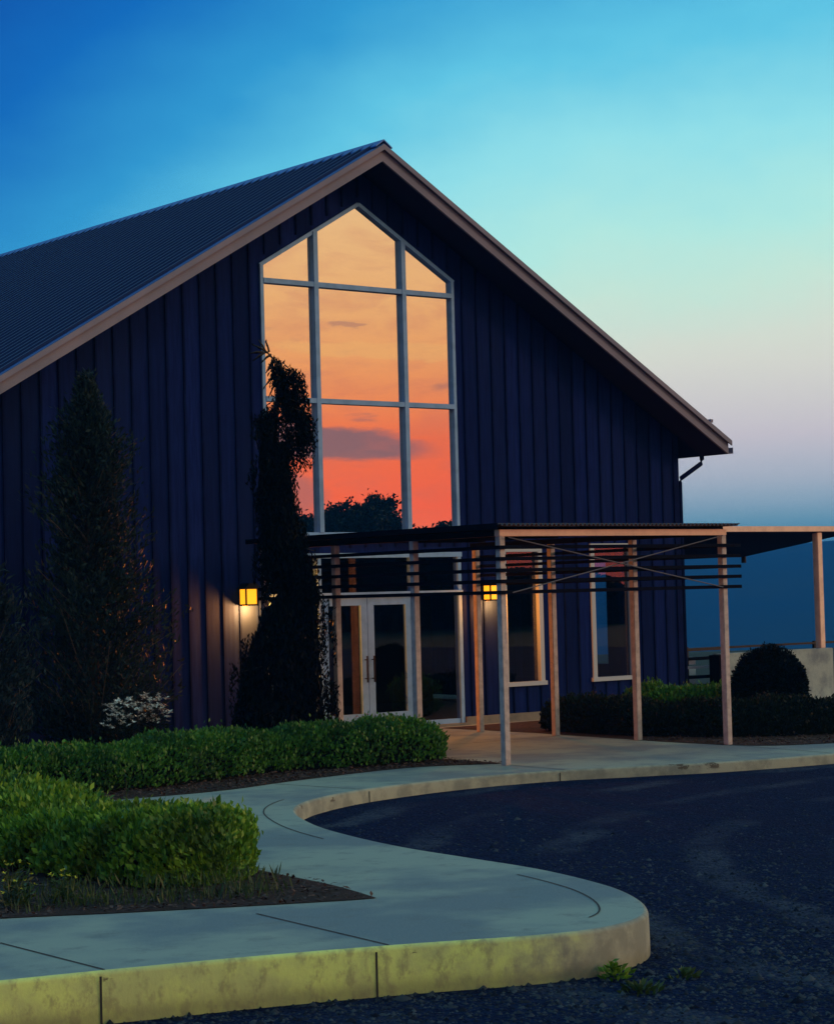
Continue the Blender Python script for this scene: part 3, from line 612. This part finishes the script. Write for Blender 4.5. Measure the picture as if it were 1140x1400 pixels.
# ------------------------------------------------------------------ hedges and plants
def hedge(line, hw, h, n, m, lab, lsz=.055, name='hedge', prof=((0, 1), (1, 1)), hvar=.07):
    L = np.array(smooth_line(line, 8)); T = np.gradient(L, axis=0); T /= np.linalg.norm(T, axis=1)[:, None]; N2 = np.stack([-T[:, 1], T[:, 0]], 1)
    seg = np.r_[0, np.cumsum(np.linalg.norm(np.diff(L, axis=0), axis=1))]; tot = seg[-1]
    root = empty(name, (L[0][0], L[0][1], 0), lab, 'hedge')
    ph = RNG.uniform(0, 6.28, 5)
    def hh(s): return h*np.interp(s, [p[0] for p in prof], [p[1] for p in prof])*(1+hvar*np.sin(s*2.3+ph[0])+hvar*.7*np.sin(s*5.1+ph[1])+.04*np.sin(s*11+ph[2]))
    s = RNG.uniform(0, tot, n); a = RNG.uniform(-.12, math.pi+.12, n)     # around the superelliptic section
    e = .62; cx = np.sign(np.cos(a))*np.abs(np.cos(a))**e; cz = np.abs(np.sin(a))**e
    s[:n//16] = RNG.random(n//16)**2*hw*.5; endf = np.minimum(1, np.sqrt(np.clip(1-np.clip((hw*.9-np.minimum(s, tot-s))/(hw*.9), 0, 1)**2, 0.0, 1)))
    depth = 1-RNG.random(n)**2*.28+RNG.normal(0, .035, n)+(RNG.random(n) < .06)*RNG.uniform(.02, .14, n)
    px = np.interp(s, seg, L[:, 0]); py = np.interp(s, seg, L[:, 1]); nx_ = np.interp(s, seg, N2[:, 0]); ny_ = np.interp(s, seg, N2[:, 1])
    lump = 1+.08*np.sin(s*6+a*3+ph[3])+.05*np.sin(s*13+a*5+ph[4])
    r = hw*depth*endf*lump; P = np.stack([px+nx_*cx*r, py+ny_*cx*r, .03+(cz*hh(s)*depth*(.55+.45*endf)*(.96+.04*lump))*np.where(s < hw*.12, RNG.random(n), 1)], 1)
    O = np.stack([nx_*cx, ny_*cx, np.sin(a)], 1); D = O*.6+unit(n)*.7+np.array([0, 0, .7]); Nn = O+unit(n)*.8
    scatter('foliage', m, P, D, Nn, RNG.uniform(.6, 1.5, n)*lsz, RNG.uniform(.6, 1.2, n)*lsz*.62, root, loc=root.location)
    # upright shoots breaking the top line
    k = n//30; s2 = RNG.uniform(.1, tot-.1, k); off = RNG.uniform(-.8, .8, k)*hw; bx = np.interp(s2, seg, L[:, 0])+np.interp(s2, seg, N2[:, 0])*off; by = np.interp(s2, seg, L[:, 1])+np.interp(s2, seg, N2[:, 1])*off
    P = []; D = []
    for i in range(k):
        H = hh(s2[i])*(1-.25*abs(off[i]/hw)**3); l_ = RNG.uniform(.02, .11)*(h/.6); lean = RNG.normal(0, .2, 2)
        for q in range(5):
            t = q/4; P.append((bx[i]+lean[0]*l_*t, by[i]+lean[1]*l_*t, H-.04+l_*t)); D.append((RNG.normal(0, .5), RNG.normal(0, .5), 1))
    P = np.array(P); D = np.array(D); scatter('shoots', m, P, D, unit(len(P)), lsz*.9, lsz*.4, root, loc=root.location)
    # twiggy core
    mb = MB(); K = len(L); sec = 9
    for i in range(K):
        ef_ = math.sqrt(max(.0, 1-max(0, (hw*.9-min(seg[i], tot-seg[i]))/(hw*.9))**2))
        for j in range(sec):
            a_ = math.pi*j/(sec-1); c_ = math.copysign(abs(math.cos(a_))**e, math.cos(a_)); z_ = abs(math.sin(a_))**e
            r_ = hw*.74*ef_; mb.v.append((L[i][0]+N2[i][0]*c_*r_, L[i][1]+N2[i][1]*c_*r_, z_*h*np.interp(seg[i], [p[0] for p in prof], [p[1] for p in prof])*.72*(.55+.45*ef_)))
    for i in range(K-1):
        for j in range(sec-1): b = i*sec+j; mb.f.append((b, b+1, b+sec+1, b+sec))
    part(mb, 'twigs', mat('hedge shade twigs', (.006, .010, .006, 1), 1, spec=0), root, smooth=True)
    return root
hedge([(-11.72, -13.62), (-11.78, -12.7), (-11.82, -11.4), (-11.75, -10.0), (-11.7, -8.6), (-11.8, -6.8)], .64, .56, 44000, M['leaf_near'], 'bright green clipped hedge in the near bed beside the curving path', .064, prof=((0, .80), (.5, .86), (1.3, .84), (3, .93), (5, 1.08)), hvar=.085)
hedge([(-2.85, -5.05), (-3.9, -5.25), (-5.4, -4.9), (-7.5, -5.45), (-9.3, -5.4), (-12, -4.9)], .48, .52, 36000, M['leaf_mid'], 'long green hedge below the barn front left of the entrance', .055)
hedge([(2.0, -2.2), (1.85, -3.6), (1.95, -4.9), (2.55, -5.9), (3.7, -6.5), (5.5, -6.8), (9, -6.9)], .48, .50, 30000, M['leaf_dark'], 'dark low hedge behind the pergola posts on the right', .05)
hedge([(3.0, -2.6), (3.6, -3.4), (4.4, -4.1)], .42, .56, 7000, M['leaf_mid'], 'green leafy shrub row behind the dark low hedge on the right', .07, name='shrub_row', hvar=.12)

def ball(c, r, h, n, m, lab):
    root = empty('round_bush', (c[0], c[1], 0), lab, 'bush')
    u = unit(n); u[:, 2] = np.abs(u[:, 2])*1.0-.15*RNG.random(n); lump = 1+.035*np.sin(u[:, 0]*9+u[:, 2]*7)+.03*np.sin(u[:, 1]*13)
    d = (1-RNG.random(n)**2*.2+RNG.normal(0, .015, n))*lump; P = np.stack([c[0]+u[:, 0]*r*d, c[1]+u[:, 1]*r*d, .45*h+np.sign(u[:, 2])*np.abs(u[:, 2])**.9*h*.55*d], 1)
    P2 = P.copy(); k = n//3; a = RNG.uniform(0, 6.28, k); rr = r*(.98+RNG.normal(0, .03, k)); P2 = np.stack([c[0]+np.cos(a)*rr, c[1]+np.sin(a)*rr, RNG.uniform(.02, .48*h, k)], 1)
    P = np.concatenate([P, P2]); O = P-np.array([c[0], c[1], .4*h]); scatter('foliage', m, P, O+unit(len(P))*.5, O+unit(len(P))*.5, .05, .022, root, loc=root.location)
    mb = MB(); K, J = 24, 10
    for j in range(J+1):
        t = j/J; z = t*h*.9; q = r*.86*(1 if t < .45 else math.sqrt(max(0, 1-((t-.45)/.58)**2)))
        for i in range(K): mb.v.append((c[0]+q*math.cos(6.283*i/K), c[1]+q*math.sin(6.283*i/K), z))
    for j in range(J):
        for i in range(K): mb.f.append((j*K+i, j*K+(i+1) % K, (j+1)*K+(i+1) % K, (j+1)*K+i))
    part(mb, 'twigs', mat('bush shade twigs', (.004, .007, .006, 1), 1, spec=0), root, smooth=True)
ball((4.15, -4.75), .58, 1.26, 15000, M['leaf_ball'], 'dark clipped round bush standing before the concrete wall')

# weeping spruce: leaning leader, cascades of hanging branchlets
def weeping(base, lab):
    root = empty('weeping_spruce', base, lab, 'tree'); bx, by, _ = base
    lat = np.array([.784, -.62, 0]); dep = np.array([.62, .784, 0]); B = np.array([bx, by, 0])
    tr = [(0.10, 0, 0), (.12, .03, 1.0), (.05, .02, 2.2), (.0, 0, 3.2), (-.10, 0, 4.1), (-.02, 0, 4.7), (.06, 0, 5.15), (.02, 0, 5.42), (-.10, 0, 5.56), (-.24, 0, 5.58)]
    tp = [B+lat*a+dep*b+np.array([0, 0, z]) for a, b, z in tr]
    part(MB().tube(tp, [.10, .09, .075, .06, .045, .035, .025, .018, .012, .006], 8), 'trunk', M['bark'], root, smooth=True)
    # envelope (lateral left, right at height)
    Hs = [0, .5, 1.0, 1.6, 2.02, 2.12, 2.45, 2.6, 3.1, 3.6, 4.1, 4.45, 4.75, 5.0, 5.3, 5.5]
    Lf = [-.88, -.84, -.72, -.52, -.34, -.06, -.06, -.32, -.30, -.30, -.30, -.27, -.20, .0, .06, .0]
    Rt = [.74, .72, .68, .62, .60, .59, .54, .50, .34, .24, .20, .26, .46, .40, .30, .16]
    P = []; D = []; br = MB()
    def strand(p, ln, drift, dens=1.0):
        k = max(3, int(ln/.028*dens)); p = np.array(p)
        path = []
        for i in range(k):
            t = i/k; q = p+np.array([drift[0]*t, drift[1]*t, -ln*t])+RNG.normal(0, .010, 3); path.append(q)
            for _ in range(2): P.append(q+RNG.normal(0, .014, 3)); D.append(np.array([RNG.normal(0, .55), RNG.normal(0, .55), -1]))
        return path
    for _ in range(780):
        h = 5.35*(RNG.random()**1.0); w_h = 1+.16*math.sin(h*5.3)+.12*math.sin(h*11+1)+RNG.normal(0, .07); a = np.interp(h, Hs, Lf)*w_h; b = np.interp(h, Hs, Rt)*(1+.15*math.sin(h*6.1+2)+RNG.normal(0, .07)); mid = (a+b)/2; hw_ = (b-a)/2
        t = RNG.uniform(-1, 1); l_ = mid+hw_*t*.95; d_ = RNG.uniform(-1, 1)*max(hw_, .15)*.9*math.sqrt(max(0, 1-t*t*.9))
        ln = RNG.uniform(.18, .55)*(1 if h > 3 else 1.25); ln = min(ln, h+.05); p = B+lat*l_+dep*d_+np.array([0, 0, h]); sg = np.sign(t)*RNG.uniform(0, .08)
        strand(p, ln, lat[:2]*sg)
        if RNG.random() < .25:
            c0 = B+lat*np.interp(h, [q[2] for q in tr], [q[0] for q in tr])+np.array([0, 0, h-.05]); br.tube([c0, (c0+p)/2+np.array([0, 0, .10]), p], [.014, .009, .005], 5)
    # the hooked tip and its two drooping arms
    for cx_, cz_, n_, ln in ((.02, 5.42, 26, .45), (.10, 5.2, 34, .5), (.18, 4.95, 36, .45), (.30, 4.72, 30, .5), (.42, 4.62, 22, .55), (-.12, 4.72, 26, .4), (-.24, 4.62, 22, .5), (.33, 4.45, 24, .6)):
        for _ in range(n_): strand(B+lat*(cx_+RNG.normal(0, .045))+dep*RNG.normal(0, .09)+np.array([0, 0, cz_+RNG.normal(0, .05)]), ln*RNG.uniform(.4, 1), lat[:2]*RNG.normal(.02, .03))
    br.tube([B+lat*.0+[0, 0, 4.62], B+lat*.25+[0, 0, 4.78], B+lat*.42+[0, 0, 4.66], B+lat*.46+[0, 0, 4.4]], [.03, .02, .014, .006], 6)
    br.tube([B+lat*-.04+[0, 0, 4.55], B+lat*-.16+[0, 0, 4.76], B+lat*-.27+[0, 0, 4.62], B+lat*-.28+[0, 0, 4.3]], [.025, .018, .012, .006], 6)
    # bare finger-like twigs at the very tip
    for a0, z0, a1, z1 in ((-.10, 5.56, -.30, 5.68), (-.12, 5.56, -.22, 5.74), (-.16, 5.57, -.34, 5.56), (-.14, 5.56, -.30, 5.46), (-.08, 5.57, -.12, 5.72), (-.05, 5.54, -.18, 5.44), (.0, 5.5, -.12, 5.30), (.02, 5.3, -.16, 5.08), (.03, 5.2, -.10, 4.95)):
        br.tube([B+lat*a0+[0, 0, z0], B+lat*(a0+a1)/2+[0, 0, (z0+z1)/2+.015], B+lat*a1+[0, 0, z1]], [.016, .013, .005], 5)
        for t in np.linspace(.2, 1, 12): P.append(B+lat*(a0+(a1-a0)*t)+np.array([0, 0, z0+(z1-z0)*t])); D.append(lat*(a1-a0)+np.array([0, 0, z1-z0])+RNG.normal(0, .06, 3))
    part(br, 'branches', M['bark'], root, smooth=True)
    P = np.array(P); D = np.array(D); k = len(P)
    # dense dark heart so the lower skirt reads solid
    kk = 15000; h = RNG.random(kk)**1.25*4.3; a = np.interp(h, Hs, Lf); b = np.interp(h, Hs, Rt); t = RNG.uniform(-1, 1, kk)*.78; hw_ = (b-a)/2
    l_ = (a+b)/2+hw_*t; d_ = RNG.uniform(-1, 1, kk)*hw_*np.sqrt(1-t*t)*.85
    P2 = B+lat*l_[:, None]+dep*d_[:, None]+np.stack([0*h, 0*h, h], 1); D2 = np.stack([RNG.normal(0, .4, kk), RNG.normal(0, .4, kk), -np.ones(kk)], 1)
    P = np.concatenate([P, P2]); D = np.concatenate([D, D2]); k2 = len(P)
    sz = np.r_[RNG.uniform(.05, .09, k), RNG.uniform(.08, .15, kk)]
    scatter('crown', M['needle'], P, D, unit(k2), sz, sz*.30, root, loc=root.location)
weeping((-3.9, -3.2, 0), 'weeping blackish spruce with a hooked drooping tip by the entrance')

def cypress(base, prof, n, m, lab, name='columnar_cypress', seed=1):
    root = empty(name, base, lab, 'tree'); B = np.array(base, float); Ht = prof[-1][0]
    part(MB().tube([B, B+[.03, 0, Ht*.5], B+[0, 0, Ht*.98]], [.11, .06, .012], 8), 'trunk', M['bark'], root, smooth=True)
    rg = np.random.default_rng(seed); P = []; D = []; br = MB(); nb = n
    for i in range(nb):
        h = Ht*rg.random()**1.15; R0 = np.interp(h, [p[0] for p in prof], [p[1] for p in prof]); az_ = rg.uniform(0, 6.283)
        R0 *= (1+.22*math.sin(az_*3+h*1.3)+.16*math.sin(h*5+az_))*rg.uniform(.55, 1.1); rise = R0*rg.uniform(.5, 1.3)
        c0 = B+[0, 0, max(.05, h-rise*.7)]; e_ = c0+np.array([math.cos(az_)*R0, math.sin(az_)*R0, rise])
        if i % 9 == 0: br.tube([c0, (c0+e_)/2+[0, 0, -.04*R0], e_], [.013, .008, .003], 4)
        for t in rg.uniform(.35, 1.05, 24):
            q = c0+(e_-c0)*t+rg.normal(0, .045, 3); P.append(q); D.append((e_-c0)/np.linalg.norm(e_-c0)+rg.normal(0, .55, 3)+[0, 0, .4])
    part(br, 'branches', M['branch'], root)
    P = np.array(P); P[:, 2] = np.maximum(P[:, 2], .04); D = np.array(D); k = len(P); scatter('crown', m, P, D, unit(k), rg.uniform(.06, .13, k), rg.uniform(.018, .04, k), root, loc=root.location)
cypress((-5.9, -1.5, 0), [(0, 1.0), (.6, 1.15), (1.3, 1.1), (2.2, .80), (3.1, .66), (3.9, .62), (4.5, .48), (5.0, .16), (5.3, .05)], 1500, M['conifer'], 'tall dusky columnar cypress against the left barn wall', seed=4)
cypress((-7.95, -2.5, 0), [(0, .5), (.8, .62), (1.6, .6), (2.2, .45), (2.7, .1)], 420, M['shrub'], 'grey leaved shrub at the far left beside the cypress', name='tall_shrub', seed=9)

def flowers(base, r, h, nst, m, lab, head=.035, name='flowering_plant', leaf='leaf_dark', nl=5, spread=1.0, cat='flowers'):
    root = empty(name, base, lab, cat); B = np.array(base, float); st = MB(); LP = []; LD = []
    for _ in range(nst):
        a = RNG.uniform(0, 6.28); q = r*math.sqrt(RNG.random()); foot = B+[math.cos(a)*q*.5, math.sin(a)*q*.5, 0]; hh_ = h*RNG.uniform(.6, 1); top = B+[math.cos(a)*q*spread, math.sin(a)*q*spread, hh_]
        st.tube([foot, (foot+top)/2+[0, 0, .03], top], [.004, .003, .002], 4)
        if m:
            bb = MB(); st_ = []
            for q_ in range(9):       # overlapping petals round one flower head
                aa = q_*.7; p0 = top; r1 = head*RNG.uniform(.5, .9); dz = RNG.uniform(-.3, .6)*head
                tip = p0+np.array([math.cos(aa)*r1, math.sin(aa)*r1, dz]); sd_ = np.array([-math.sin(aa), math.cos(aa), 0])*head*.22
                i_ = len(bb.v)
                if q_ == 0: bb.v.append(tuple(p0)); i_ = 1
                bb.v += [tuple((p0+tip)/2+sd_), tuple(tip), tuple((p0+tip)/2-sd_)]; bb.f.append((0, i_, i_+1, i_+2))
            st_.append(part(bb, 'bloom', m, root))
        for _ in range(nl*3): t = RNG.uniform(.1, .85); LP.append(foot+(top-foot)*t+RNG.normal(0, .02, 3)); LD.append([math.cos(a)+RNG.normal(0, .7), math.sin(a)+RNG.normal(0, .7), .6])
    part(st, 'stems', M[leaf], root); LP = np.array(LP)
    scatter('leaves', M[leaf], LP, np.array(LD), unit(len(LP)), .07, .022, root, loc=root.location)
flowers((-6.55, -3.35, 0), .25, .93, 64, M['white'], 'white flowering clump behind the long hedge, the left of two', .065)
flowers((-5.90, -3.1, 0), .23, .97, 64, M['white'], 'white flowering clump behind the long hedge, the right of two', .065)
for i, (x, y, h) in enumerate(((-13.62, -13.0, .34), (-13.28, -13.25, .30), (-13.40, -13.45, .20), (-13.02, -13.5, .24))):
    flowers((x, y, 0), .16, h, 7, M['yellow'], ['tallest yellow flowering weed at the left edge of the near bed', 'upright yellow flowering weed second from the left photo edge', 'lowest yellow flowering weed nearest the pale path edge', 'yellow flowering weed farthest right of the yellow ones'][i], .028, leaf='weed', name='yellow_wildflower')
flowers((-3.3, -4.2, 0), .12, .70, 6, M['red'], 'small red flowering plant behind the hedge by the doors', .04)
# straggly weeds at the front of the near bed
k = 1900; t = RNG.random(k)**1.3*.86; ex = np.interp(t, [0, .4, .8, 1], [-16, -13.4, -12.0, -11.3]); ey = np.interp(t, [0, .4, .8, 1], [-12.4, -13.9, -14.6, -13.9])
P = np.stack([ex+RNG.normal(0, .10, k)+.12, ey+np.abs(RNG.normal(0, .35, k))+.05, RNG.random(k)**1.8*.17+.01], 1)
D = unit(k)*.45+np.array([0, 0, 1]); tag(scatter('bed_weeds', M['weed'], P, D, unit(k), RNG.uniform(.05, .16, k), RNG.uniform(.006, .016, k)), 'tangled low weeds and grass blades along the near bed edge', 'weeds', kind='stuff')
def weed(base, r, n, lab, m='leaf_near', h=.12):
    root = empty('weed', base, lab, 'weed'); B = np.array(base, float); a = RNG.uniform(0, 6.28, n); q = RNG.random(n)
    P = B+np.stack([np.cos(a)*r*q, np.sin(a)*r*q, h*(1-.6*q)*RNG.random(n)+.01], 1); D = np.stack([np.cos(a), np.sin(a), .3+RNG.random(n)], 1)
    scatter('leaves', M[m], P, D, unit(n), r*.5, r*.2, root, loc=root.location)
    part(MB().tube([B, B+[0, 0, h*.8]], [.006, .003], 5), 'stem', M[m], root)
weed((-11.28, -17.45, lot_z(-11.28, -17.45)), .12, 90, 'leafy green weed growing at the foot of the kerb corner')
weed((-11.45, -17.85, lot_z(-11.45, -17.85)), .16, 60, 'sparse low weed in the gravel just before the kerb corner', 'weed', .05)
weed((-10.95, -17.72, lot_z(-10.95, -17.72)), .13, 40, 'small pale weed in the gravel right of the kerb corner', 'weed', .05)
weed((-10.95, -10.9, .01), .10, 40, 'tall thin weed standing behind the near hedge end', 'weed', .75)

# trees across the road behind the viewer, mirrored in the great window
def roadside(x, y, h, wd, lab, seed):
    root = empty('roadside_tree', (x, y, lot_z(x, y)-.03), lab, 'tree', 'roadside trees facing the barn'); rg = np.random.default_rng(seed)
    part(MB().tube([(x, y, -.4), (x+.1, y, h*.3), (x, y, h*.8)], [.22, .16, .05], 8), 'trunk', M['bark'], root)
    P = []
    for _ in range(46):
        a = rg.uniform(0, 6.28); z = h*(.16+.76*rg.random()); rr = wd/2*math.sqrt(max(.08, 1-((z/h-.5)/.5)**2))*math.sqrt(rg.random()); c = np.array([x+math.cos(a)*rr, y+math.sin(a)*rr, z]); s = rg.uniform(.3, .65)
        P.append(c+rg.normal(0, s*.55, (160, 3)))
    P = np.concatenate(P); P[:, 2] = np.clip(P[:, 2], .1, h*1.02); k = len(P)
    scatter('crown', M['treeleaf'], P, unit(k), unit(k), .34, .2, root, loc=root.location)
mirror = np.array([-20.7575, 27.4946]); rg = random.Random(5)
kinds = ['dark bushy tree at the left of the roadside row', 'low roadside tree']
spec = [(380, 700, 5), (418, 698, 5), (447, 688, 3.4), (472, 681, 3.2), (497, 688, 3), (514, 671, 3.6), (536, 694, 3.2), (560, 716, 5), (588, 722, 5), (614, 704, 3.0), (645, 722, 5), (690, 780, 5), (740, 782, 5), (800, 784, 5)]
words = ['leftmost', 'second', 'third', 'fourth', 'fifth', 'tallest sixth', 'seventh', 'eighth', 'ninth', 'tenth', 'eleventh', 'short twelfth', 'short thirteenth', 'short last']
for i, (px, py, wd) in enumerate(spec):
    a = rad(38.45+(px-570)/51.32); D_ = 150+rg.uniform(-6, 6); p = mirror+D_*np.array([math.sin(a), -math.cos(a)])
    el_ = (815-(px-570)*.0262-py)/2940
    roadside(p[0], p[1], 2.16+D_*el_, wd, words[i]+' tree of the roadside row mirrored in the great window', 30+i)

# low wood closing the gaps under the roadside row
k = 26000; a = np.radians(38.45+RNG.uniform(-7, 6, k)); t = (np.degrees(a)-38.45); D_ = RNG.uniform(158, 166, k)
hmax = np.where(t < 1.3, 7.1, 3.0)+.45*np.sin(t*9)+.3*np.sin(t*23)+.2*np.sin(t*51)
P = np.stack([mirror[0]+D_*np.sin(a), mirror[1]-D_*np.cos(a), RNG.random(k)**.8*hmax-.4], 1)
tag(scatter('hedgerow_wood', M['treeleaf'], P, unit(k), unit(k), .7, .5), kind='stuff')
# evening haze: one closed box round the whole scene, sky outside
hm = bpy.data.materials.new('evening haze'); hm.use_nodes = True; t = NT(hm.node_tree); t.n.remove(t.n['Principled BSDF'])
pv = t.new('ShaderNodeVolumePrincipled'); pv.inputs['Color'].default_value = (.05, .38, 1.0, 1); pv.inputs['Density'].default_value = .00046; pv.inputs['Anisotropy'].default_value = 0
t.l.new(pv.outputs[0], t.n['Material Output'].inputs['Volume'])
tag(MB().box(-330, 2120, -330, 2120, -52, 60).build('haze', hm), kind='stuff')
